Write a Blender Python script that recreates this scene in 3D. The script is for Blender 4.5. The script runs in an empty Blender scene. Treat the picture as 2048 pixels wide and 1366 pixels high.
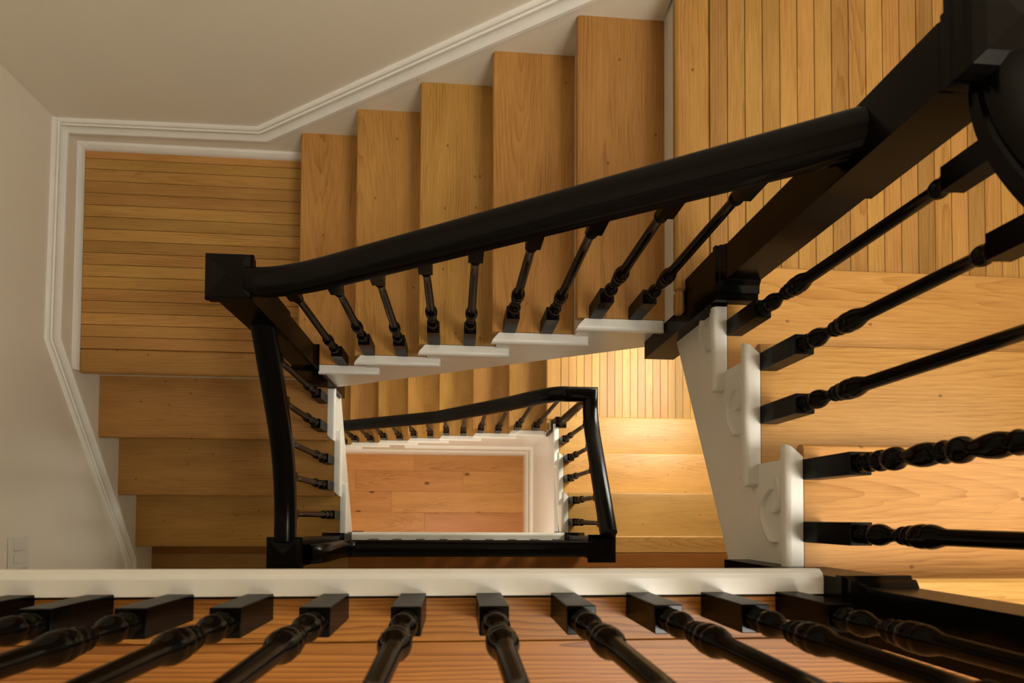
import bpy, bmesh, math, random
from mathutils import Vector, Matrix
random.seed(7)
scene = bpy.context.scene
COL = scene.collection

# ------------------------------------------------------------------ camera
cam_d = bpy.data.cameras.new('camera')
cam = bpy.data.objects.new('camera', cam_d); COL.objects.link(cam)
RM = Matrix(((0.99593006, -0.0083245, -0.08974416),
             (0.00539867, 0.9994475, -0.03279553),
             (0.08996758, 0.03217755, 0.99542475)))
cam.matrix_world = Matrix.Translation((0, 0, 1.08388)) @ RM.to_4x4()
cam_d.sensor_width = 36.0
cam_d.lens = 1365.0 / 2048 * 36
cam_d.shift_x = -12.169 / 2048
cam_d.shift_y = 306.507 / 2048
cam_d.clip_start = 0.02
cam_d.dof.use_dof = True
cam_d.dof.focus_distance = 2.3
cam_d.dof.aperture_fstop = 7.0
scene.camera = cam

# ------------------------------------------------------------------ world, light, exposure
w = bpy.data.worlds.new('world'); scene.world = w; w.use_nodes = True
w.node_tree.nodes['Background'].inputs['Color'].default_value = (0.85, 0.92, 1.0, 1)
w.node_tree.nodes['Background'].inputs['Strength'].default_value = 0.35
scene.view_settings.view_transform = 'Standard'
scene.view_settings.look = 'None'
scene.view_settings.gamma = 1.0
scene.view_settings.use_curve_mapping = False
scene.view_settings.exposure = 0.0

def area(name, loc, target, sx, sy, energy, col):
    l = bpy.data.lights.new(name, 'AREA'); l.shape = 'RECTANGLE'; l.size = sx; l.size_y = sy
    l.energy = energy; l.color = col
    o = bpy.data.objects.new(name, l); COL.objects.link(o); o.location = loc
    o.rotation_euler = (Vector(target) - Vector(loc)).to_track_quat('-Z', 'Y').to_euler()
    return o
area('stair_window_daylight', (2.30, 0.50, 0.95), (0.0, 0.50, 0.0), 1.30, 1.40, 24, (1.0, 0.96, 0.86))
area('hall_overhead_fill', (1.10, -0.32, 2.36), (1.10, -0.32, 0.0), 0.90, 0.66, 66, (1.0, 0.95, 0.85))  # added soft overhead fill under the closed ceiling, evens out the window light
area('lower_window_daylight', (1.63, 1.14, -2.05), (0.75, 1.10, -3.3), 0.55, 0.85, 54, (1.0, 0.97, 0.84))
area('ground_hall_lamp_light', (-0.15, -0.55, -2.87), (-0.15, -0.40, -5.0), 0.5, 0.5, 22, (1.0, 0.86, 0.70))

# ------------------------------------------------------------------ constants measured from the photograph
r = 0.185
GT, GR = 0.2466, 0.2458
ZA, ZB, ZC, ZD, ZF = -4*r, -10*r, -14*r, -18*r, -28*r
XR, XL, YT = 0.636, -0.547, 0.565
WX, WXR, WY, WYF = -1.575, 1.66, 1.548, -1.25      # left, right, back, front walls
CEIL = 2.4
RAILB = 0.728      # underside of handrail above the nosing line

# ------------------------------------------------------------------ materials
def newmat(name):
    m = bpy.data.materials.new(name); m.use_nodes = True
    nt = m.node_tree; b = nt.nodes['Principled BSDF']
    return m, nt, b, nt.nodes.new, nt.links.new

def wood(name, light, dark, stretch=0.10, bands=16.0, bandmix=0.55, rough=0.38, plugs=False, knots=False, var=0.16, fibre=0.5, distort=5.0, solid=False):
    m, nt, b, N, L = newmat(name)
    tc = N('ShaderNodeTexCoord'); oi = N('ShaderNodeObjectInfo')
    wn = N('ShaderNodeTexWhiteNoise'); wn.noise_dimensions = '1D'; L(oi.outputs['Random'], wn.inputs['W'])
    sc = N('ShaderNodeVectorMath'); sc.operation = 'SCALE'; sc.inputs['Scale'].default_value = 37.0
    L(wn.outputs['Color'], sc.inputs[0])
    ad = N('ShaderNodeVectorMath'); ad.operation = 'ADD'
    L(tc.outputs['Object'], ad.inputs[0]); L(sc.outputs[0], ad.inputs[1])
    def mapped(s):
        mp = N('ShaderNodeVectorMath'); mp.operation = 'MULTIPLY'; mp.inputs[1].default_value = s
        L(ad.outputs[0], mp.inputs[0]); return mp.outputs[0]
    # growth rings: radius about a long axis that wanders and leans through the board
    nd = N('ShaderNodeTexNoise'); nd.inputs['Scale'].default_value = 2.2; nd.inputs['Detail'].default_value = 3; nd.inputs['Roughness'].default_value = 0.6
    L(mapped((1.0, 7.0, 7.0)), nd.inputs['Vector'])
    cs = N('ShaderNodeSeparateXYZ'); L(tc.outputs['Object'], cs.inputs[0])
    rs = N('ShaderNodeSeparateColor'); L(wn.outputs['Color'], rs.inputs[0])
    def math_(op, a, b=None, c=None):
        q = N('ShaderNodeMath'); q.operation = op
        for k, x in enumerate((a, b, c)):
            if x is None: continue
            if isinstance(x, (int, float)): q.inputs[k].default_value = x
            else: L(x, q.inputs[k])
        return q.outputs[0]
    yc = math_('ADD', cs.outputs['Y'], math_('MULTIPLY_ADD', rs.outputs[1], 0.24, -0.12))
    yc = math_('MULTIPLY_ADD', nd.outputs['Fac'], distort*0.006, yc)
    zc_ = math_('MULTIPLY_ADD', cs.outputs['X'], math_('MULTIPLY_ADD', rs.outputs[2], 2*stretch, -stretch), math_('MULTIPLY_ADD', rs.outputs[0], 0.06, 0.006))
    zc_ = math_('MULTIPLY_ADD', nd.outputs['Fac'], distort*0.004, zc_)
    rad = math_('SQRT', math_('ADD', math_('MULTIPLY', yc, yc), math_('MULTIPLY', zc_, zc_)))
    sw = math_('FRACT', math_('MULTIPLY_ADD', rad, bands*9.0, 0.0))
    pw = N('ShaderNodeMath'); pw.operation = 'POWER'; pw.inputs[1].default_value = 2.6; L(sw, pw.inputs[0])
    # broad tone
    n1 = N('ShaderNodeTexNoise'); n1.inputs['Scale'].default_value = 5.0; n1.inputs['Detail'].default_value = 3; L(mapped((0.5, 3, 3)), n1.inputs['Vector'])
    # fibres
    n2 = N('ShaderNodeTexNoise'); n2.inputs['Scale'].default_value = 10.0; n2.inputs['Detail'].default_value = 3; n2.inputs['Roughness'].default_value = 0.7
    L(mapped((0.9, 34, 34)), n2.inputs['Vector'])
    r1 = N('ShaderNodeMapRange'); r1.inputs[1].default_value = 0.3; r1.inputs[2].default_value = 0.7; L(n1.outputs['Fac'], r1.inputs[0])
    r2 = N('ShaderNodeMapRange'); r2.inputs[1].default_value = 0.3; r2.inputs[2].default_value = 0.72; L(n2.outputs['Fac'], r2.inputs[0])
    m1 = N('ShaderNodeMath'); m1.operation = 'MULTIPLY'; m1.inputs[1].default_value = bandmix; L(pw.outputs[0], m1.inputs[0])
    m1b = N('ShaderNodeMath'); m1b.operation = 'MULTIPLY'; L(m1.outputs[0], m1b.inputs[0])
    if solid: m1b.inputs[1].default_value = 1.0
    else: L(r1.outputs[0], m1b.inputs[1])
    m2 = N('ShaderNodeMath'); m2.operation = 'MULTIPLY_ADD'; m2.inputs[1].default_value = fibre*0.6; L(r2.outputs[0], m2.inputs[0]); L(m1b.outputs[0], m2.inputs[2])
    m3 = N('ShaderNodeMath'); m3.operation = 'MULTIPLY_ADD'; m3.inputs[1].default_value = 0.22; m3.use_clamp = True; L(r1.outputs[0], m3.inputs[0]); L(m2.outputs[0], m3.inputs[2])
    mx = N('ShaderNodeMix'); mx.data_type = 'RGBA'; mx.inputs[6].default_value = (*light, 1); mx.inputs[7].default_value = (*dark, 1)
    L(m3.outputs[0], mx.inputs[0])
    col = mx.outputs[2]
    if plugs or knots:
        vo = N('ShaderNodeTexVoronoi'); vo.voronoi_dimensions = '2D'
        vo.inputs['Scale'].default_value = 11.0 if plugs else 3.2
        L(mapped((0.8, 1, 1) if plugs else (0.7, 1.2, 1)), vo.inputs['Vector'])
        sep = N('ShaderNodeSeparateColor'); L(vo.outputs['Color'], sep.inputs[0])
        lt = N('ShaderNodeMath'); lt.operation = 'LESS_THAN'; lt.inputs[1].default_value = 0.22 if plugs else 0.45; L(sep.outputs[0], lt.inputs[0])
        dr = N('ShaderNodeMapRange'); dr.inputs[1].default_value = 0.030 if plugs else 0.02; dr.inputs[2].default_value = 0.055 if plugs else 0.075
        dr.inputs[3].default_value = 0.6 if plugs else 0.95; dr.inputs[4].default_value = 0.0; L(vo.outputs['Distance'], dr.inputs[0])
        mm = N('ShaderNodeMath'); mm.operation = 'MULTIPLY'; L(lt.outputs[0], mm.inputs[0]); L(dr.outputs[0], mm.inputs[1])
        mk = N('ShaderNodeMix'); mk.data_type = 'RGBA'; mk.inputs[7].default_value = (dark[0]*0.35, dark[1]*0.28, dark[2]*0.25, 1)
        L(mm.outputs[0], mk.inputs[0]); L(col, mk.inputs[6]); col = mk.outputs[2]
    sp = N('ShaderNodeSeparateColor'); L(wn.outputs['Color'], sp.inputs[0])
    hs = N('ShaderNodeHueSaturation'); L(col, hs.inputs['Color'])
    hv = N('ShaderNodeMapRange'); hv.inputs[3].default_value = 1-var; hv.inputs[4].default_value = 1+var*0.7; L(sp.outputs[0], hv.inputs[0]); L(hv.outputs[0], hs.inputs['Value'])
    hh = N('ShaderNodeMapRange'); hh.inputs[3].default_value = 0.494; hh.inputs[4].default_value = 0.506; L(sp.outputs[1], hh.inputs[0]); L(hh.outputs[0], hs.inputs['Hue'])
    L(hs.outputs[0], b.inputs['Base Color'])
    b.inputs['Roughness'].default_value = rough
    b.inputs['Specular IOR Level'].default_value = 0.25
    bp = N('ShaderNodeBump'); bp.inputs['Strength'].default_value = 0.10; bp.inputs['Distance'].default_value = 0.0006
    L(m3.outputs[0], bp.inputs['Height']); L(bp.outputs[0], b.inputs['Normal'])
    return m

def paint(name, col, rough=0.5, var=0.05, scale=3.0, bump=0.0, bscale=180.0, spec=0.4):
    m, nt, b, N, L = newmat(name)
    tc = N('ShaderNodeTexCoord')
    n = N('ShaderNodeTexNoise'); n.inputs['Scale'].default_value = scale; n.inputs['Detail'].default_value = 4; L(tc.outputs['Object'], n.inputs['Vector'])
    rp = N('ShaderNodeMapRange'); rp.inputs[1].default_value = 0.3; rp.inputs[2].default_value = 0.7; rp.inputs[3].default_value = 1-var; rp.inputs[4].default_value = 1+var*0.5
    L(n.outputs['Fac'], rp.inputs[0])
    hs = N('ShaderNodeHueSaturation'); hs.inputs['Color'].default_value = (*col, 1); L(rp.outputs[0], hs.inputs['Value'])
    L(hs.outputs[0], b.inputs['Base Color']); b.inputs['Roughness'].default_value = rough; b.inputs['Specular IOR Level'].default_value = spec
    if bump:
        n2 = N('ShaderNodeTexNoise'); n2.inputs['Scale'].default_value = bscale; n2.inputs['Detail'].default_value = 2; L(tc.outputs['Object'], n2.inputs['Vector'])
        bp = N('ShaderNodeBump'); bp.inputs['Strength'].default_value = bump; bp.inputs['Distance'].default_value = 0.001
        L(n2.outputs['Fac'], bp.inputs['Height']); L(bp.outputs[0], b.inputs['Normal'])
    return m

M_OAK = wood('oak_strip', (0.54, 0.296, 0.084), (0.29, 0.130, 0.027), stretch=0.05, bands=15, bandmix=0.55, var=0.27, fibre=0.85)
M_TREAD = wood('oak_tread', (0.54, 0.292, 0.080), (0.29, 0.127, 0.025), stretch=0.10, bands=11, bandmix=0.55, plugs=True, var=0.19, distort=7, fibre=0.8)
M_PINE = wood('pine_plank', solid=True, light=(0.40, 0.162, 0.029), dark=(0.12, 0.034, 0.006), stretch=0.02, bands=17, bandmix=0.62, var=0.10, distort=4, fibre=0.4)
M_WIDE = wood('oak_wide_plank', (0.62, 0.290, 0.095), (0.34, 0.130, 0.032), stretch=0.08, bands=9, bandmix=0.65, knots=True, var=0.07, distort=9, fibre=0.45)
M_WHITE = paint('white_gloss_paint', (0.80, 0.775, 0.715), 0.32, 0.04, 8.0, bump=0.15, bscale=60)
M_WALL = paint('wall_paint', (0.78, 0.715, 0.595), 0.6, 0.04, 1.2, bump=0.12, bscale=220)
def lacquer(name, col, gloss, rough):
    m, nt, b, N, L = newmat(name)
    nt.nodes.remove(b); out = nt.nodes['Material Output']
    tc = N('ShaderNodeTexCoord'); n = N('ShaderNodeTexNoise'); n.inputs['Scale'].default_value = 70; n.inputs['Detail'].default_value = 2
    L(tc.outputs['Object'], n.inputs['Vector'])
    bp = N('ShaderNodeBump'); bp.inputs['Strength'].default_value = 0.08; bp.inputs['Distance'].default_value = 0.001; L(n.outputs['Fac'], bp.inputs['Height'])
    d = N('ShaderNodeBsdfDiffuse'); d.inputs['Color'].default_value = (*col, 1)
    g = N('ShaderNodeBsdfGlossy'); g.inputs['Roughness'].default_value = rough
    fr = N('ShaderNodeFresnel'); fr.inputs['IOR'].default_value = 1.42
    mu = N('ShaderNodeMath'); mu.operation = 'MULTIPLY'; mu.inputs[1].default_value = gloss; L(fr.outputs[0], mu.inputs[0])
    mx = N('ShaderNodeMixShader'); L(mu.outputs[0], mx.inputs[0]); L(d.outputs[0], mx.inputs[1]); L(g.outputs[0], mx.inputs[2])
    for q in (d, g): L(bp.outputs[0], q.inputs['Normal'])
    L(mx.outputs[0], out.inputs['Surface']); return m
M_BLACK = lacquer('black_lacquer', (0.0026, 0.0020, 0.0016), 0.42, 0.17)
M_PLASTIC = paint('switch_plastic', (0.74, 0.70, 0.62), 0.35, 0.02, 20)
M_SUB = paint('subfloor_timber', (0.10, 0.06, 0.03), 0.8, 0.2, 6)
def glassmat():
    m, nt, b, N, L = newmat('window_glass')
    nt.nodes.remove(b); out = nt.nodes['Material Output']
    t = N('ShaderNodeBsdfTransparent'); g = N('ShaderNodeBsdfGlossy'); g.inputs['Roughness'].default_value = 0.02
    mx = N('ShaderNodeMixShader'); mx.inputs[0].default_value = 0.06
    L(t.outputs[0], mx.inputs[1]); L(g.outputs[0], mx.inputs[2]); L(mx.outputs[0], out.inputs['Surface'])
    return m
M_GLASS = glassmat()

# ------------------------------------------------------------------ helpers
def link(name, me, mat=None, parent=None, loc=None, rotz=0.0):
    o = bpy.data.objects.new(name, me); COL.objects.link(o)
    if mat and me and not me.materials: me.materials.append(mat)
    if parent: o.parent = parent
    if loc is not None: o.location = loc
    if rotz: o.rotation_euler = (0, 0, rotz)
    return o
def tag(o, label=None, cat=None, group=None, kind=None):
    if label: o['label'] = label
    if cat: o['category'] = cat
    if group: o['group'] = group
    if kind: o['kind'] = kind
    return o
def empty(name, loc=(0, 0, 0), rotz=0.0):
    o = bpy.data.objects.new(name, None); COL.objects.link(o); o.location = loc; o.rotation_euler = (0, 0, rotz); o.empty_display_size = 0.05
    return o
def pyd(name, v, f, smooth=False):
    me = bpy.data.meshes.new(name); me.from_pydata([tuple(p) for p in v], [], f); me.validate()
    bm = bmesh.new(); bm.from_mesh(me); bmesh.ops.recalc_face_normals(bm, faces=bm.faces); bm.to_mesh(me); bm.free()
    if smooth:
        for p in me.polygons: p.use_smooth = True
    me.update(); return me
def box_me(name, lo, hi, bev=0.0, seg=2):
    bm = bmesh.new()
    vs = [bm.verts.new((x, y, z)) for x in (lo[0], hi[0]) for y in (lo[1], hi[1]) for z in (lo[2], hi[2])]
    for q in ((0, 1, 3, 2), (4, 6, 7, 5), (0, 4, 5, 1), (2, 3, 7, 6), (0, 2, 6, 4), (1, 5, 7, 3)): bm.faces.new([vs[i] for i in q])
    bmesh.ops.recalc_face_normals(bm, faces=bm.faces)
    if bev: bmesh.ops.bevel(bm, geom=bm.edges[:], offset=bev, segments=seg, affect='EDGES', profile=0.5)
    me = bpy.data.meshes.new(name); bm.to_mesh(me); bm.free(); return me
def box(name, lo, hi, mat, parent=None, bev=0.0, seg=2):
    """box whose own origin is its centre (in parent space)"""
    c = [(a + b) / 2 for a, b in zip(lo, hi)]
    me = box_me(name, [a - k for a, k in zip(lo, c)], [b - k for b, k in zip(hi, c)], bev, seg)
    return link(name, me, mat, parent, c)
_bc = {}
def board(name, x0, x1, y0, y1, ztop, mat, parent, along='x', t=0.02, bev=0.0012):
    """floorboard lying flat; local X is the grain direction"""
    L_, W_ = ((x1 - x0), (y1 - y0)) if along == 'x' else ((y1 - y0), (x1 - x0))
    key = (round(L_, 4), round(W_, 4), t, mat.name, bev)
    if key not in _bc:
        _bc[key] = box_me('board', (-L_/2, -W_/2, -t), (L_/2, W_/2, 0), bev, 1); _bc[key].materials.append(mat)
    return link(name, _bc[key], None, parent, ((x0+x1)/2, (y0+y1)/2, ztop), 0 if along == 'x' else math.pi/2)
def prism(name, poly, axis, a0, a1, mat, parent=None, bev=0.0):
    """polygon (2 coords) extruded along axis 'x','y' or 'z' from a0 to a1"""
    def P(p, a):
        return {'x': (a, p[0], p[1]), 'y': (p[0], a, p[1]), 'z': (p[0], p[1], a)}[axis]
    n = len(poly); bm = bmesh.new()
    A = [bm.verts.new(P(p, a0)) for p in poly]; B = [bm.verts.new(P(p, a1)) for p in poly]
    bm.faces.new(A); bm.faces.new(B[::-1])
    for i in range(n): bm.faces.new([A[i], A[(i+1) % n], B[(i+1) % n], B[i]])
    bmesh.ops.recalc_face_normals(bm, faces=bm.faces)
    if bev: bmesh.ops.bevel(bm, geom=bm.edges[:], offset=bev, segments=2, affect='EDGES', profile=0.5)
    me = bpy.data.meshes.new(name); bm.to_mesh(me); bm.free()
    return link(name, me, mat, parent)
def lathe_me(name, prof, seg=24):
    v, f = [], []
    for (rr, z) in prof:
        for k in range(seg):
            a = 2*math.pi*k/seg; v.append((rr*math.cos(a), rr*math.sin(a), z))
    for i in range(len(prof)-1):
        for k in range(seg):
            k2 = (k+1) % seg; f.append((i*seg+k, i*seg+k2, (i+1)*seg+k2, (i+1)*seg+k))
    f.append(tuple(range(seg))[::-1]); f.append(tuple((len(prof)-1)*seg+k for k in range(seg)))
    me = pyd(name, v, f, True)
    return me
def sweep_me(name, path, prof, side=None, smooth=True):
    """closed profile (a: sideways, b: up) swept along a polyline with mitred corners.
    side=None: side is horizontal (t x Z); otherwise a fixed sideways vector (wall normal)"""
    P = [Vector(p) for p in path]; n = len(P); T = [(P[i+1]-P[i]).normalized() for i in range(n-1)]
    v, f = [], []; m = len(prof)
    for i in range(n):
        ti = T[i-1] if i > 0 else T[0]; to = T[i] if i < n-1 else T[-1]
        tb = (ti+to).normalized()
        s = ti.cross(Vector((0, 0, 1))).normalized() if side is None else Vector(side)
        u = s.cross(ti).normalized()
        if u.z < 0: u = -u
        for a, b in prof:
            p = P[i] + s*a + u*b
            v.append(p - ti*((p-P[i]).dot(tb)/ti.dot(tb)))
    for i in range(n-1):
        for k in range(m):
            k2 = (k+1) % m; f.append((i*m+k, i*m+k2, (i+1)*m+k2, (i+1)*m+k))
    f.append(tuple(range(m))); f.append(tuple((n-1)*m+k for k in range(m))[::-1])
    me = pyd(name, v, f, False)
    if smooth:
        for p in me.polygons: p.use_smooth = True
        try: me.set_sharp_from_angle(angle=math.radians(38))
        except Exception: pass
    return me
def arc_blend(p0, p1, p2, n=8):
    """quadratic blend p0 -> p2 with handle p1"""
    out = []
    for k in range(n+1):
        t = k/n; out.append(tuple((1-t)**2*a + 2*t*(1-t)*b + t*t*c for a, b, c in zip(p0, p1, p2)))
    return out

# ------------------------------------------------------------------ room shell
def structure(o): o['kind'] = 'structure'; return o
structure(box('wall_left', (WX-0.12, WYF, ZF-0.3), (WX, WY+0.12, CEIL), M_WALL))
structure(box('wall_back', (WX, WY, ZF-0.3), (WXR, WY+0.12, CEIL), M_WALL))
structure(box('wall_front', (WX-0.12, WYF-0.12, ZF-0.3), (WXR+0.12, WYF, CEIL), M_WALL))
# right wall with a stair window at each half landing
def wall_with_holes(name, x0, x1, ylo, yhi, zlo, zhi, holes):
    ys = sorted({ylo, yhi, *[h[0] for h in holes], *[h[1] for h in holes]}); zs = sorted({zlo, zhi, *[h[2] for h in holes], *[h[3] for h in holes]})
    bm = bmesh.new()
    for i in range(len(ys)-1):
        for j in range(len(zs)-1):
            cy, cz = (ys[i]+ys[i+1])/2, (zs[j]+zs[j+1])/2
            if any(h[0] < cy < h[1] and h[2] < cz < h[3] for h in holes): continue
            vs = [bm.verts.new((x, y, z)) for x in (x0, x1) for y in (ys[i], ys[i+1]) for z in (zs[j], zs[j+1])]
            for q in ((0, 1, 3, 2), (4, 6, 7, 5), (0, 4, 5, 1), (2, 3, 7, 6), (0, 2, 6, 4), (1, 5, 7, 3)): bm.faces.new([vs[k] for k in q])
    me = bpy.data.meshes.new(name); bm.to_mesh(me); bm.free(); return link(name, me, M_WALL)
HOLES = [(0.84, 1.44, -2.5, -1.6), (0.05, 0.95, 0.12, 1.30)]
structure(wall_with_holes('wall_right', WXR, WXR+0.12, WYF, WY+0.12, ZF-0.3, CEIL, HOLES))
for k, (a, b_, c, d_) in enumerate(HOLES):
    wd = structure(empty('window_%d' % (k+1), (WXR, (a+b_)/2, c)))
    hw, hh = (b_-a)/2, d_-c
    fr = 0.04
    for nm, lo, hi in (('frame_rail', (0.03, -hw, 0), (0.08, hw, fr)), ('frame_rail', (0.03, -hw, hh-fr), (0.08, hw, hh)),
                       ('frame_stile', (0.03, -hw, fr), (0.08, -hw+fr, hh-fr)), ('frame_stile', (0.03, hw-fr, fr), (0.08, hw, hh-fr)),
                       ('glazing_bar', (0.04, -hw+fr, hh/2-0.012), (0.07, hw-fr, hh/2+0.012))):
        box(nm, lo, hi, M_WHITE, wd, 0.003)
    for zz in ((fr, hh/2-0.012), (hh/2+0.012, hh-fr)):
        box('pane', (0.053, -hw+fr, zz[0]), (0.057, hw-fr, zz[1]), M_GLASS, wd)
    box('window_sill', (-0.03, -hw-0.03, -0.03), (0.03, hw+0.03, 0), M_WHITE, wd, 0.004)
structure(box('ceiling', (WX-0.12, WYF-0.12, CEIL), (WXR+0.12, WY+0.12, CEIL+0.15), M_WALL))

# --- top hall floor
def hall_floor(z, yfirst, lip0, nose_x0, newel_x0, newel_x1, oak_left=None):
    fl = structure(empty('floor', (0, 0, z)))
    box('subfloor', (WX, WYF, -0.24), (WXR, lip0-0.051, -0.021), M_SUB, fl)
    box('ceiling_plaster', (WX, WYF, -0.26), (WXR, lip0-0.051, -0.2405), M_WALL, fl)
    box('fascia', (nose_x0, lip0-0.05, -0.30), (newel_x0, lip0-0.031, -0.034), M_WHITE, fl)
    x_l = WX
    ys = [lip0 - 0.0435, yfirst]
    while ys[-1] > WYF + 0.08: ys.append(ys[-1] - 0.076)
    ys[-1] = WYF
    board('floor_board', x_l, newel_x0, ys[1], ys[0]-0.001, 0, M_PINE, fl)
    for i in range(1, len(ys)-1):
        if i < 7:
            cut = random.uniform(-0.6, 0.9) if i > 2 else None
            if oak_left is not None and i < 4:
                board('floor_board', x_l, oak_left-0.0008, ys[i+1], ys[i]-0.0012, 0, M_OAK, fl); board('floor_board', oak_left, WXR, ys[i+1], ys[i]-0.0012, 0, M_PINE, fl)
            elif cut is None:
                board('floor_board', x_l, WXR, ys[i+1], ys[i]-0.0012, 0, M_PINE, fl)
            else:
                board('floor_board', x_l, cut-0.0006, ys[i+1], ys[i]-0.0012, 0, M_PINE, fl); board('floor_board', cut, WXR, ys[i+1], ys[i]-0.0012, 0, M_PINE, fl)
        else:
            board('floor_board', x_l, WXR, ys[i+1], ys[i]-0.0012, 0, M_PINE, fl)
    board('nosing_board', newel_x1, WXR-0.016, yfirst, -0.1005, 0, M_TREAD, fl, t=0.03, bev=0.006)
    return fl
LIP = -0.0835
fl_top = hall_floor(0.0, -0.195, LIP, WX, 0.606, 0.715)
fl_c = hall_floor(ZC, -0.195, LIP, -0.55, 0.588, 0.687, oak_left=-0.565)
def lip(name, x0, x1, z):
    prof = [(-0.0365, 0), (-0.0365, -0.034), (0, -0.034), (0.004, -0.028), (0.004, -0.012), (-0.002, -0.003), (-0.010, 0.0008)]
    v = [(x, LIP - 0.004 + a, z + b) for x in (x0, x1) for a, b in prof]
    n = len(prof); f = [(i, (i+1) % n, n+(i+1) % n, n+i) for i in range(n)] + [tuple(range(n)), tuple(range(n, 2*n))[::-1]]
    o = link(name, pyd(name, v, f), M_WHITE); return structure(o)
lip('trim_1', WX, 0.606, 0.0)
lip('trim_2', -0.55, 0.588, ZC)
# ground floor of wide planks
fg = structure(empty('floor', (0, 0, ZF)))
box('subfloor', (WX, WYF, -0.3), (WXR, WY, -0.021), M_SUB, fg)
rows = [(0.606, 0.418, [-0.387]), (0.418, 0.229, [-0.91, 0.057]), (0.229, 0.040, [-0.589, 0.62]), (0.040, -0.149, [-0.288]), (-0.149, -0.338, [-0.7, 0.4]), (-0.338, -0.527, [0.1]), (-0.527, -0.9, [-0.5]), (-0.9, -1.25, [0.3])]
for y1, y0, cuts in rows:
    xs = [WX] + cuts + [0.66]
    for a, b_ in zip(xs[:-1], xs[1:]): board('floor_board', a, b_-0.0008, y0, y1-0.0008, 0, M_WIDE, fg)

# ------------------------------------------------------------------ stair flights
def return_me(u0, L_, w_=0.034, t=0.031, mitre=True):
    """white return nosing along +u from u0; outer edge at v=0"""
    poly = [(u0, 0.0), (u0+L_, 0.0), (u0+L_, w_), (u0 + (w_*0.75 if mitre else 0), w_)]
    if mitre: poly.insert(4, (u0+0.006, 0.012))
    bm = bmesh.new(); n = len(poly)
    A = [bm.verts.new((p[0], p[1], -t)) for p in poly]; B = [bm.verts.new((p[0], p[1], 0.0008)) for p in poly]
    bm.faces.new(A); bm.faces.new(B[::-1])
    for i in range(n): bm.faces.new([A[i], A[(i+1) % n], B[(i+1) % n], B[i]])
    bmesh.ops.recalc_face_normals(bm, faces=bm.faces)
    es = [e for e in bm.edges if all(abs(q.co.y) < 1e-6 for q in e.verts) and abs(e.verts[0].co.z-e.verts[1].co.z) < 1e-6]
    es += [e for e in bm.edges if all(abs(q.co.x-(u0+L_)) < 1e-6 for q in e.verts) and abs(e.verts[0].co.z-e.verts[1].co.z) < 1e-6]
    bmesh.ops.bevel(bm, geom=es, offset=0.011, segments=4, affect='EDGES', profile=0.5)
    me = bpy.data.meshes.new('return_nosing'); bm.to_mesh(me); bm.free()
    for p in me.polygons: p.use_smooth = True
    me.set_sharp_from_angle(angle=math.radians(40))
    return me
def tread_me(L_, D_, t=0.031, x0=0.0):
    """wood tread: local X along the tread's width, local Y depth (nose at 0), top at z=0"""
    prof = [(0.012, -t), (0.004, -t+0.004), (0.0, -t+0.011), (0.0, -0.010), (0.004, -0.003), (0.011, 0.0), (D_, 0.0), (D_, -t)]
    v = [(x, y, z) for x in (-L_/2, L_/2) for y, z in prof]; n = len(prof)
    f = [(i, (i+1) % n, n+(i+1) % n, n+i) for i in range(n)] + [tuple(range(n)), tuple(range(n, 2*n))[::-1]]
    me = pyd('tread', v, f, True); me.set_sharp_from_angle(angle=math.radians(30)); return me

SCROLLS = [[(.082, -.112), (.100, -.143), (.123, -.157), (.152, -.152), (.177, -.134), (.192, -.114), (.193, -.092)],
           [(.058, -.087), (.079, -.076), (.111, -.074), (.131, -.088), (.131, -.113)],
           [(.290, -.018), (.297, -.029), (.302, -.047), (.300, -.071)]]
def smooth_line(pts, k=5):
    out = []
    n = len(pts)
    for i in range(n-1):
        p0 = pts[max(i-1, 0)]; p1 = pts[i]; p2 = pts[i+1]; p3 = pts[min(i+2, n-1)]
        for j in range(k):
            t = j/k
            out.append(tuple(0.5*((2*b)+(-a+c)*t+(2*a-5*b+4*c-d)*t*t+(-a+3*b-3*c+d)*t**3) for a, b, c, d in zip(p0, p1, p2, p3)))
    out.append(pts[-1]); return out
def scroll_me(pts, v_face, du, dz, hw=0.0050, h=0.010):
    """tapered raised scroll on the string face, facing -v"""
    L2 = smooth_line([(a+du, b+dz) for a, b in pts]); n = len(L2); vs, fs = [], []
    for i, (u, z) in enumerate(L2):
        a = L2[max(i-1, 0)]; b = L2[min(i+1, n-1)]; tx, tz = b[0]-a[0], b[1]-a[1]; l = math.hypot(tx, tz) or 1; nx, nz = -tz/l, tx/l
        k = hw*(0.35+0.65*math.sin(math.pi*(i+0.6)/(n+0.2)))
        for s, d in ((-1, 0.001), (-0.6, -h), (0.6, -h), (1, 0.001)): vs.append((u+nx*k*s, v_face+d, z+nz*k*s))
    for i in range(n-1):
        for k in range(3): fs.append((i*4+k, i*4+k+1, (i+1)*4+k+1, (i+1)*4+k))
    fs.append((0, 1, 2, 3)); fs.append(((n-1)*4+3, (n-1)*4+2, (n-1)*4+1, (n-1)*4))
    return pyd('bracket_scroll', vs, fs, True)

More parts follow.
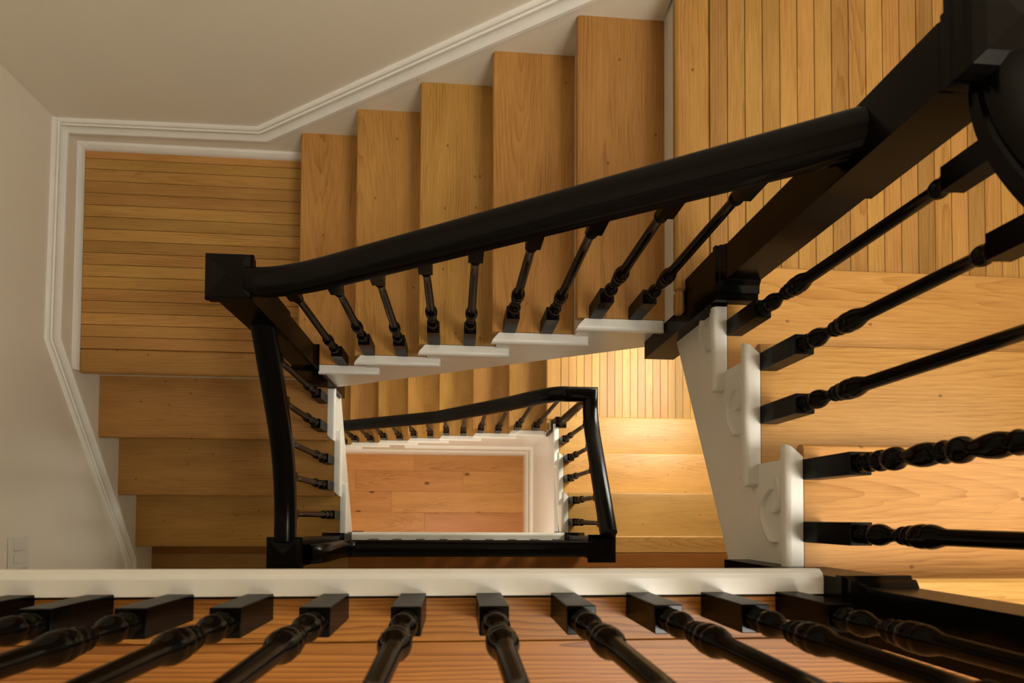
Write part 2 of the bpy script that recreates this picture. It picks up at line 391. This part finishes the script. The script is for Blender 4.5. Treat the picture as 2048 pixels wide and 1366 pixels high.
def flight(name, label, loc, rotz, n, g, width, first_u=0.0, last_len=None, drop0=0.40, drop1=0.48, scroll=False, tail=0.075, wall=None, tread_back=0.0):
    """local u = +X ascending, v = +Y away from the well, nose of tread k at u=(k-1)g, z=k*r"""
    o = empty(name, loc, rotz); tag(o, label, 'staircase')
    SF = 0.028            # string face behind the outer edge of the returns
    # cut string
    poly = [(0.025, 0.0)]
    for k in range(1, n+1):
        poly.append(((k-1)*g+0.025, k*r-0.031)); poly.append((k*g+0.025, k*r-0.031))
    poly.append((n*g+0.025, (n+1)*r-0.034)); poly.append((n*g+0.045, (n+1)*r-0.034))
    poly.append((n*g+0.045, (n+1)*r-drop1)); poly.append((0.025, r - drop0))
    if poly[0][1] < poly[-1][1]: poly[0] = (0.025, poly[-1][1]+0.001)
    st = prism('cut_string', poly, 'y', SF, SF+0.03, M_WHITE, o)
    # plaster soffit under the flight
    sof = [(0.0, r-drop0+0.02), (n*g+0.04, (n+1)*r-drop1+0.02), (n*g+0.04, (n+1)*r-drop1+0.04), (0.0, r-drop0+0.04)]
    prism('soffit', sof, 'y', SF+0.03, width, M_WALL, o)
    for k in range(1, n+2):
        z0 = (k-1)*r; z1 = k*r-0.031
        u = (k-1)*g+0.025
        ri = box('riser', (u, 0.058 if k > 1 else 0.06, z0), (u+0.016, width, z1), M_WHITE, o)
        if k > n: break
        td = link('tread', tread_me(width-0.0360, g+0.025-tread_back), M_TREAD, o, ((k-1)*g, (width+0.0360)/2, k*r), -math.pi/2)
        td.rotation_euler = (0, 0, math.pi/2); td.scale = (1, -1, 1)
        u0 = (k-1)*g; L_ = g+tail
        if k == 1 and first_u: u0 += first_u; L_ -= first_u
        if k == n and last_len: L_ = (k-1)*g + last_len - u0
        rn = link('return_nosing', return_me(u0-(k-1)*g, L_, mitre=not (k == 1 and first_u)), M_WHITE, None)
        rn.parent = o; rn.location = ((k-1)*g, 0, k*r)
        if scroll:
            for si, sc in enumerate(SCROLLS):
                if si == 2 and k == n: continue
                link('bracket_scroll', scroll_me(sc, SF, (k-1)*g, k*r), M_WHITE, st)
    return o
F_TOP = flight('stair_flight', 'oak stair flight descending leftward between the two upper half landings', (XR*0-0.632, YT, ZB), 0, 5, GT, WY-0.016-YT, first_u=0.082, last_len=0.272, drop0=0.475, drop1=0.48)
F_RIGHT = flight('stair_flight', 'brightest oak stair flight climbing at right, with scroll brackets on its white string', (XR, 0.637, ZA), -math.pi/2, 3, GR, WXR-0.016-XR, first_u=0.108, last_len=0.2458, drop0=0.42, drop1=0.51, scroll=True)
F_LEFT = flight('stair_flight', 'dark shaded oak stair flight beside the left wall below the light switch', (XL, -0.1534, ZC), math.pi/2, 3, GR, XL-(WX+0.016), first_u=0.068, last_len=0.239)
F_LRIGHT = flight('stair_flight', 'short golden oak stair flight one storey down at right', (0.602, 0.637, ZD), -math.pi/2, 3, GR, WXR-0.016-0.602, first_u=0.05, last_len=0.2458, drop0=0.38, drop1=0.45)
GL = 0.2400
F_LTOP = flight('stair_flight', 'lowest oak stair flight seen through the well above the ground floor', (0.347-8*GL, 0.555, ZF), 0, 9, GL, WY-0.016-0.555, last_len=0.25, drop0=0.36, drop1=0.42)

# ------------------------------------------------------------------ landings
def landing_y(name, label, z, nose_x, nose_w, x1, y0, y1, pitch, notch):
    """boards along Y, nosing facing -X"""
    o = empty(name, (0, 0, z)); tag(o, label, 'landing')
    box('landing_base', (nose_x+0.045, y0+0.02, -0.2), (x1, y1, -0.0205), M_SUB, o)
    board('nosing_board', nose_x, nose_x+nose_w, notch[1], y1, 0, M_TREAD, o, 'y', t=0.031, bev=0.006)
    board('nosing_board', nose_x, notch[0], YT+0.002, notch[1]-0.0005, 0, M_TREAD, o, 'y', t=0.031, bev=0.006)
    x = nose_x+nose_w+0.001
    while x < x1-0.01:
        xe = min(x+pitch, x1); board('floor_board', x, xe-0.0017, y0 if x > notch[0]+0.1 else notch[1], y1, 0, M_OAK, o, 'y'); x = xe
    return o
landing_y('stair_landing', 'bright half landing of narrow oak strips at upper right', ZA, 0.601, 0.098, WXR-0.016, 0.612, WY-0.03, 0.0514, (0.626, 0.632))
landing_y('stair_landing', 'sunlit lower half landing of pale strips glimpsed through the well', ZD, 0.581, 0.096, WXR-0.016, 0.612, WY-0.016, 0.0514, (0.602, 0.64))
def landing_x(name, label, z, x0, x1, ys, y1, notch_x):
    o = empty(name, (0, 0, z)); tag(o, label, 'landing')
    box('landing_base', (x0, ys[0]+0.03, -0.2), (x1, y1, -0.0205), M_SUB, o)
    board('nosing_board', x0-0.004, notch_x, ys[0], ys[1]-0.001, 0, M_TREAD, o, t=0.031, bev=0.006)
    for a, b_ in zip(ys[1:-1], ys[2:]): board('floor_board', x0, x1, a, b_-0.0018, 0, M_OAK, o)
    return o
YSB = [0.5845, 0.685] + [0.685 + 0.0501*i for i in range(1, 16)] + [1.481, 1.522]
YSB = [y for i, y in enumerate(YSB) if i == 0 or y > YSB[i-1] + 0.01]
landing_x('stair_landing', 'dim half landing of narrow oak strips in the left corner', ZB, WX+0.03, -0.607, YSB, WY-0.03, -0.652)
# landing B cleat below the nose corner near the newel
# ------------------------------------------------------------------ skirting and wall mouldings
MOULD = [(0, 0), (0.010, -0.001), (0.014, -0.006), (0.014, -0.014), (0.019, -0.018), (0.019, -0.026), (0.011, -0.036), (0.012, -0.042), (0.020, -0.052), (0.027, -0.060), (0.027, -0.072), (0.022, -0.076), (0.0, -0.080)]
def nose_top(x): return ZA - (0.601-x)*r/GT
def nose_left(y): return ZB - (0.5845-y)*r/GR
bb = structure(empty('baseboard_back', (0, 0, 0)))
xk0 = -0.802; zl = ZB+0.178; xk1 = 0.601 + (0.185-0.13)*GT/r + 0.02
pts = [(WX+0.002, WY, ZB+0.172), (xk0, WY, nose_top(xk0)+0.128), (xk1, WY, nose_top(xk1)+0.13), (WXR, WY, nose_top(xk1)+0.13)]
link('moulding', sweep_me('moulding', pts, MOULD, (0, -1, 0)), M_WHITE, bb)
prism('skirt', [(WX, ZB-0.02), (WX, ZB+0.10)] + [(p[0], p[2]-0.06) for p in pts[1:]] + [(WXR, ZA-0.02), (0.62, ZA-0.02), (0.62, nose_top(0.62)-0.5), (-0.60, nose_top(-0.60)-0.3)], 'y', WY-0.016, WY, M_WALL, bb)
SHOE = [(0, 0), (0.030, 0), (0.030, 0.012), (0.026, 0.024), (0.019, 0.034), (0, 0.036)]
link('shoe', sweep_me('shoe', [(WX+0.002, WY, ZB), (-0.606, WY, ZB)], [(a+0.008, b) for a, b in SHOE], (0, -1, 0)), M_WHITE, bb)
link('shoe', sweep_me('shoe', [(0.602, WY, ZA), (WXR, WY, ZA)], [(a, b) for a, b in SHOE], (0, -1, 0)), M_WHITE, bb)
bl = structure(empty('baseboard_left', (0, 0, 0)))
yk0 = 0.672; yk1 = -0.1534-0.08
ptl = [(WX, WY-0.002, ZB+0.182), (WX, yk0, nose_left(yk0)+0.128), (WX, yk1, nose_left(yk1)+0.13), (WX, WYF, nose_left(yk1)+0.13)]
link('moulding', sweep_me('moulding', ptl, MOULD, (1, 0, 0)), M_WHITE, bl)
prism('skirt', [(WY, ZB-0.02), (WY, ZB+0.10)] + [(p[1], p[2]-0.06) for p in ptl[1:]] + [(WYF, ZC-0.02), (-0.13, ZC-0.02), (-0.13, nose_left(-0.13)-0.4), (0.60, nose_left(0.60)-0.3)], 'x', WX, WX+0.016, M_WALL, bl)
link('shoe', sweep_me('shoe', [(WX, WY-0.002, ZB), (WX, 0.592, ZB)], [(a, b) for a, b in SHOE], (1, 0, 0)), M_WHITE, bl)

# ground-floor walls closing the space under the lowest flights
wr = structure(box('wall_understair_right', (0.632, WYF, ZF), (0.66, 0.585, ZD+0.02), M_WHITE))
ltx = 0.347-8*GL
def lt_under(x): return ZF + r - 0.36 + (x-ltx-0.025)/(9*GL+0.02)*(9*r-0.06) - 0.002
wb = structure(prism('wall_understair_back', [(ltx+0.29, ZF), (0.632, ZF), (0.632, lt_under(0.60)), (0.60, lt_under(0.60)), (ltx+0.29, lt_under(ltx+0.29))], 'y', 0.585, 0.612, M_WHITE))
BASE = [(0, 0), (0.022, 0), (0.022, 0.16), (0.016, 0.175), (0.010, 0.20), (0, 0.205)]
DADO = [(0, 0.50), (0.012, 0.505), (0.020, 0.53), (0.020, 0.56), (0.010, 0.58), (0.014, 0.60), (0, 0.615)]
for nm, pr in (('baseboard_understair', BASE), ('trim_3', DADO)):
    o = structure(empty(nm, (0, 0, ZF)))
    link('board_right', sweep_me(nm, [(0.632, WYF, 0), (0.632, 0.585, 0)], [(a, b) for a, b in pr], (-1, 0, 0), smooth=False), M_WHITE, o)
    link('board_back', sweep_me(nm, [(-1.0 if pr is BASE else -0.43, 0.585, 0), (0.632, 0.585, 0)], [(a, b) for a, b in pr], (0, -1, 0), smooth=False), M_WHITE, o)

# ------------------------------------------------------------------ newel posts
def square_loops(name, loops, cap_top=True):
    v, f = [], []
    for hw, z in loops: v += [(-hw, -hw, z), (hw, -hw, z), (hw, hw, z), (-hw, hw, z)]
    n = len(loops)
    for i in range(n-1):
        for k in range(4):
            k2 = (k+1) % 4; f.append((i*4+k, i*4+k2, (i+1)*4+k2, (i+1)*4+k))
    f.append((3, 2, 1, 0)); f.append(tuple(4*(n-1)+k for k in range(4)))
    me = pyd(name, v, f); return me
def shaft_me(hw, z0, z1):
    me = box_me('shaft', (-hw, -hw, z0), (hw, hw, z1)); bm = bmesh.new(); bm.from_mesh(me)
    fs = [q for q in bm.faces if abs(q.normal.z) < 0.1]
    bmesh.ops.inset_individual(bm, faces=fs, thickness=0.013, depth=0.0)
    fs = [q for q in bm.faces if abs(q.normal.z) < 0.1 and all(abs(abs(v.co.z-(z0+z1)/2)) < (z1-z0)/2-0.01 for v in q.verts)]
    bmesh.ops.inset_individual(bm, faces=fs, thickness=0.003, depth=-0.005)
    bm.to_mesh(me); bm.free(); return me
def rect_loops(name, loops):
    v, f = [], []
    for x0, x1, y0, y1, z in loops: v += [(x0, y0, z), (x1, y0, z), (x1, y1, z), (x0, y1, z)]
    n = len(loops)
    for i in range(n-1):
        for k in range(4):
            k2 = (k+1) % 4; f.append((i*4+k, i*4+k2, (i+1)*4+k2, (i+1)*4+k))
    f.append((3, 2, 1, 0)); f.append(tuple(4*(n-1)+k for k in range(4)))
    return pyd(name, v, f)
def newel(label, cx, cy, zfloor, plinth_h, drop, cap_bot, hw=0.05, shw=0.042, name='newel_post', front=0.0, head=0.13):
    o = empty(name, (cx, cy, zfloor)); tag(o, label, 'newel post')
    steps = [(0.0, -drop, 0), (0.0, plinth_h-0.06, 0), (-0.004, plinth_h-0.056, 0), (-0.004, plinth_h-0.040, 0), (0.001, plinth_h-0.030, 0.3), (0.001, plinth_h-0.022, 0.3), (0.005, plinth_h-0.012, 0.75), (hw-shw-0.001, plinth_h, 1.0)]
    link('plinth', rect_loops('plinth', [(-hw+d, hw-d, -hw+d-front*(1-q), hw-d, z) for d, z, q in steps]), M_BLACK, o)
    cb = cap_bot - zfloor
    link('shaft', shaft_me(shw, plinth_h, cb-head), M_BLACK, o)
    link('head_block', square_loops('head_block', [(shw, cb-head-0.001), (shw+0.005, cb-head+0.007), (shw+0.005, cb-0.01), (shw+0.003, cb)]), M_BLACK, o)
    link('cap', square_loops('cap', [(0.050, 0), (0.050, 0.010), (0.058, 0.016), (0.058, 0.026), (0.054, 0.030), (0.061, 0.038), (0.061, 0.052), (0.056, 0.062), (0.042, 0.069), (0.0, 0.074)]), M_BLACK, o, (0, 0, cb))
    return o
newel('black newel post between right flight and landing, nearest the camera at top right', 0.677, 0.611, ZA, 0.27, 0.413, 0.262, front=0.026, head=0.31)
newel('black square newel post with moulded cap on the dim left landing', -0.600, 0.627, ZB, 0.23, 0.46, -0.802, head=0.42)
newel('black newel post at lower left where left flight meets the hall rail', -0.600, -0.136, ZC, 0.30, 0.45, -1.430, head=0.58)
newel('black square newel post ending the lower hall rail at its right', 0.636, -0.136, ZC, 0.07, 0.40, -1.915)
newel('black newel post ending the foreground hall balustrade at lower right', 0.660, -0.147, 0.0, 0.10, 0.42, 0.675, hw=0.054)

# ------------------------------------------------------------------ balustrades
RAIL = [(-0.026, 0), (-0.026, 0.010), (-0.034, 0.015), (-0.034, 0.025), (-0.0305, 0.029), (-0.036, 0.036), (-0.036, 0.050), (-0.032, 0.060), (-0.024, 0.067), (-0.012, 0.0715), (0, 0.073),
        (0.012, 0.0715), (0.024, 0.067), (0.032, 0.060), (0.036, 0.050), (0.036, 0.036), (0.0305, 0.029), (0.034, 0.025), (0.034, 0.015), (0.026, 0.010), (0.026, 0)]
def handrail(parent, path): return link('handrail', sweep_me('handrail', path, RAIL), M_BLACK, parent)
def bal_profile(top):
    p = [(0.0150, 0.158), (0.0165, 0.162), (0.0135, 0.166), (0.0125, 0.170), (0.0160, 0.173), (0.0172, 0.177), (0.0160, 0.181), (0.0125, 0.184), (0.0130, 0.188),
         (0.0165, 0.195), (0.0182, 0.205), (0.0180, 0.214), (0.0160, 0.223), (0.0130, 0.231), (0.0108, 0.240), (0.0100, 0.252), (0.0105, 0.262),
         (0.0135, 0.265), (0.0148, 0.269), (0.0135, 0.273), (0.0118, 0.275), (0.0150, 0.280), (0.0165, 0.286), (0.0155, 0.292), (0.0145, 0.294), (0.0172, 0.299), (0.0185, 0.307), (0.0188, 0.316), (0.0178, 0.322), (0.0172, 0.324), (0.0188, 0.329), (0.0182, 0.336), (0.0160, 0.346), (0.0135, 0.356), (0.0122, 0.364)]
    p += [(0.0122 - 0.0022*t, 0.364 + (top-0.122-0.364)*t) for t in (0.2, 0.4, 0.6, 0.8, 1.0)]
    t0 = top-0.122
    p += [(0.0128, t0+0.004), (0.0145, t0+0.010), (0.0145, t0+0.016), (0.0120, t0+0.021), (0.0130, t0+0.025), (0.0165, t0+0.034), (0.0165, t0+0.04)]
    return p
def spool_profile(top):
    p = [(0.0150, 0.158), (0.0172, 0.164), (0.0150, 0.172), (0.0140, 0.180), (0.0172, 0.184), (0.0172, 0.190), (0.0150, 0.193), (0.0150, 0.208), (0.0178, 0.212), (0.0178, 0.219), (0.0152, 0.222), (0.0152, 0.233), (0.0180, 0.240), (0.0192, 0.250), (0.0180, 0.260), (0.0120, 0.267),
         (0.0105, 0.276), (0.0140, 0.292), (0.0180, 0.310), (0.0185, 0.325), (0.0160, 0.342), (0.0120, 0.352), (0.0165, 0.357), (0.0175, 0.362), (0.0150, 0.367), (0.0150, 0.380), (0.0185, 0.386), (0.0192, 0.394), (0.0180, 0.402), (0.0120, 0.410)]
    z = 0.410
    while z + 0.16 < top-0.122:
        p += [(0.0120, z+0.01), (0.0165, z+0.03), (0.0180, z+0.048), (0.0150, z+0.066), (0.0120, z+0.074), (0.0170, z+0.080), (0.0130, z+0.088)]; z += 0.092
    t0 = top-0.122
    p += [(0.0115, t0), (0.0145, t0+0.010), (0.0145, t0+0.016), (0.0120, t0+0.021), (0.0165, t0+0.034), (0.0165, t0+0.04)]
    return p
def baluster(parent, x, y, z, top, slope=(0, 0), spool=False):
    """baluster (turned stem) with square base and head blocks; base on the tread at z, head under the rail at z+top"""
    b = link('baluster', lathe_me('baluster', (spool_profile if spool else bal_profile)(top), 20), M_BLACK, parent, (x, y, z))
    bm = bmesh.new(); h = 0.0200
    link('base_block', box_me('base_block', (-h, -h, -0.002), (h, h, 0.160), 0.0012, 1), M_BLACK, b)
    h = 0.0175
    v = [(sx*h, sy*h, zz + (slope[0]*sx*h + slope[1]*sy*h if zz > top-0.05 else 0)) for zz in (top-0.084, top+0.006) for sx, sy in ((-1, -1), (1, -1), (1, 1), (-1, 1))]
    link('head_block', pyd('head_block', v, [(3, 2, 1, 0), (4, 5, 6, 7), (0, 1, 5, 4), (1, 2, 6, 5), (2, 3, 7, 6), (3, 0, 4, 7)]), M_BLACK, b)
    return b
def interp(path, key, s):
    for a, b in zip(path[:-1], path[1:]):
        lo, hi = sorted((a[key], b[key]))
        if lo <= s <= hi and hi > lo:
            t = (s-a[key])/(b[key]-a[key]); return a[2]+(b[2]-a[2])*t, (b[2]-a[2])/(b[key]-a[key])
    return path[0][2], 0.0
VB = 0.053

# hall balustrade in the foreground
o = empty('hall_balustrade', (0, 0, 0)); tag(o, 'foreground black balustrade on the white hall nosing at the bottom', 'balustrade')
HZ = 0.690
handrail(o, [(WX, -0.140, HZ), (0.602, -0.140, HZ)])
for x in (-1.36, -1.24, -1.12, -1.0, -0.882, -0.764, -0.646, -0.533, -0.417, -0.299, -0.185, -0.066, 0.052, 0.171, 0.293, 0.417, 0.543): baluster(o, x, -0.140, 0.0, HZ)

# upper flight
YB = YT+VB+0.0
def pitch_top(x): return nose_top(x)+RAILB
zlev = -0.795
ptop = [(0.695, YB, pitch_top(0.695))] + arc_blend((-0.29, YB, pitch_top(-0.29)), (-0.443, YB, zlev), (-0.535, YB, zlev), 12) + [(-0.555, YB, zlev)]
o = empty('stair_balustrade', (-0.632, YT, ZB)); tag(o, 'long black balustrade crossing the top of the well above the oak treads', 'balustrade')
off = Vector((0.632, -YT, -ZB))
def shifted(path, of): return [tuple(Vector(p)+of) for p in path]
handrail(o, shifted(ptop, off))
for k in range(1, 6):
    for u in (0.058, 0.179):
        if k == 1 and u < 0.1: continue
        x = -0.632+(k-1)*GT+u; z = ZB+k*r; zt_, sl = interp(ptop, 0, x)
        baluster(o, *(Vector((x, YB, z))+off), zt_-z, (sl, 0))

# right flight
XB = XR+VB
def nose_right(y): return ZA + r + (0.637-y)*r/GR
def pitch_right(y): return nose_right(y)+0.70
pr_ = [(XB, 0.568, 0.264)] + arc_blend((XB, 0.556, 0.264), (XB, 0.479, 0.264), (XB, 0.36, pitch_right(0.36)), 12) + [(XB, -0.145, pitch_right(-0.145))]
o = empty('stair_balustrade', (XR, 0.637, ZA)); tag(o, 'black balustrade with one bead-turned baluster on the bright right flight', 'balustrade')
off = Vector((-XR, -0.637, -ZA))
handrail(o, shifted(pr_, off))
for k, us in ((1, (0.161,)), (2, (0.043, 0.162)), (3, (0.050, 0.171))):
    for u in us:
        y = 0.637-(k-1)*GR-u; z = ZA+k*r; zt_, sl = interp(pr_, 1, y)
        baluster(o, *(Vector((XB, y, z))+off), zt_-z, (0, sl), spool=(k == 3 and u < 0.1))

# left flight
XBL = XL-VB
def pitch_left(y): return nose_left(y)+RAILB
plf = [(XBL, 0.645, pitch_left(0.645))] + arc_blend((XBL, 0.36, pitch_left(0.36)), (XBL, 0.182, -1.425), (XBL, -0.03, -1.425), 14) + [(XBL, -0.09, -1.425)]
o = empty('stair_balustrade', (XL, -0.1534, ZC)); tag(o, 'black balustrade sloping down the dark left flight', 'balustrade')
off = Vector((-XL, 0.1534, -ZC))
handrail(o, shifted(plf, off))
for k, us in ((1, (0.160,)), (2, (0.050, 0.171)), (3, (0.057, 0.186))):
    for u in us:
        y = -0.1534+(k-1)*GR+u; z = ZC+k*r; zt_, sl = interp(plf, 1, y)
        baluster(o, *(Vector((XBL, y, z))+off), zt_-z, (0, sl))

# lower hall balustrade
o = empty('hall_balustrade', (0, 0, ZC)); tag(o, 'lower hall balustrade seen from above between two black newels', 'balustrade')
hz = -1.912-ZC
phc = [(-0.556, -0.136, -1.45-ZC)] + arc_blend((-0.545, -0.136, -1.46-ZC), (-0.530, -0.136, -1.47-ZC), (-0.525, -0.136, -1.60-ZC), 5) + arc_blend((-0.520, -0.136, -1.74-ZC), (-0.512, -0.136, hz), (-0.40, -0.136, hz), 9) + [(0.595, -0.136, hz)]
handrail(o, phc)
for i in range(9):
    x = -0.43+i*0.121; zt_, sl = interp(phc, 0, x); baluster(o, x, -0.138, 0.0, zt_, (sl, 0))

# lower right flight + lowest flight share one continuous rail round the landing corner
xb2 = 0.602+VB; yb2 = 0.555+VB; zc = -2.268
def pitch_lr(y): return nose_right(y) - 14*r + RAILB + 0.02
o = empty('stair_balustrade', (0.602, 0.637, ZD)); tag(o, 'glossy black balustrade on the lower right flight ending in a square-cornered rail', 'balustrade')
off = Vector((-0.602, -0.637, -ZD))
plr = [(xb2-0.13, yb2, zc), (xb2, yb2, zc), (xb2, 0.56, zc)] + arc_blend((xb2, 0.55, zc), (xb2, 0.466, zc), (xb2, 0.33, pitch_lr(0.33)), 10) + [(xb2, -0.092, pitch_lr(-0.092))]
handrail(o, shifted(plr, off))
for k, us in ((1, (0.161,)), (2, (0.043, 0.162)), (3, (0.050, 0.171))):
    for u in us:
        y = 0.637-(k-1)*GR-u; z = ZD+k*r; zt_, sl = interp(plr[2:], 1, y)
        baluster(o, *(Vector((xb2, y, z))+off), zt_-z, (0, sl))
def nose_lt(x): return ZD - (0.5885-x)*r/GL
plt = [(x, yb2, z) for x, z in smooth_line([(xb2-0.110, zc+0.0005), (xb2-0.14, zc), (0.47, zc-0.045), (0.40, zc-0.145), (0.30, zc-0.31), (0.15, zc-0.52), (-0.10, nose_lt(-0.10)+RAILB+0.005)], 5)] + [(-1.5, yb2, nose_lt(-1.5)+RAILB)]
o = empty('stair_balustrade', (0.347-8*GL, 0.555, ZF)); tag(o, 'lowest balustrade with shiny curved black rail seen deep in the well', 'balustrade')
off = Vector((-(0.347-8*GL), -0.555, -ZF))
handrail(o, shifted(plt, off))
for k in range(1, 10):
    for u in (0.056, 0.176):
        x = 0.347-8*GL+(k-1)*GL+u; z = ZF+k*r; zt_, sl = interp(plt, 0, x)
        baluster(o, *(Vector((x, yb2, z))+off), zt_-z, (sl, 0))
# turned corner post on the lower landing
o = empty('corner_post', (0.650, 0.598, ZD)); tag(o, 'turned brown-black corner post under the square rail corner of the lower landing', 'newel post')
link('base_block', square_loops('base_block', [(0.034, -0.30), (0.034, 0.19), (0.030, 0.20)]), M_BLACK, o)
link('turned_stem', lathe_me('turned_stem', [(0.026, 0.198), (0.030, 0.21), (0.026, 0.222), (0.020, 0.235), (0.022, 0.30), (0.026, 0.36), (0.024, 0.5), (0.021, 0.8), (0.020, 0.96), (0.026, 0.975), (0.022, 0.99), (0.022, zc-ZD+0.01)], 24), M_BLACK, o)

# ------------------------------------------------------------------ light switch
o = empty('light_switch', (WX, -0.138, -1.536)); tag(o, 'white double rocker light switch plate on the left wall', 'switch')
link('plate', box_me('plate', (0, -0.058, -0.059), (0.006, 0.058, 0.059), 0.003, 2), M_PLASTIC, o)
for yy in (0.024, -0.021):
    rk = link('rocker', box_me('rocker', (-0.002, -0.0165, -0.034), (0.0035, 0.0165, 0.034), 0.0012, 1), M_PLASTIC, o, (0.0055, yy, 0.0))
    rk.rotation_euler = (0, math.radians(4), 0)
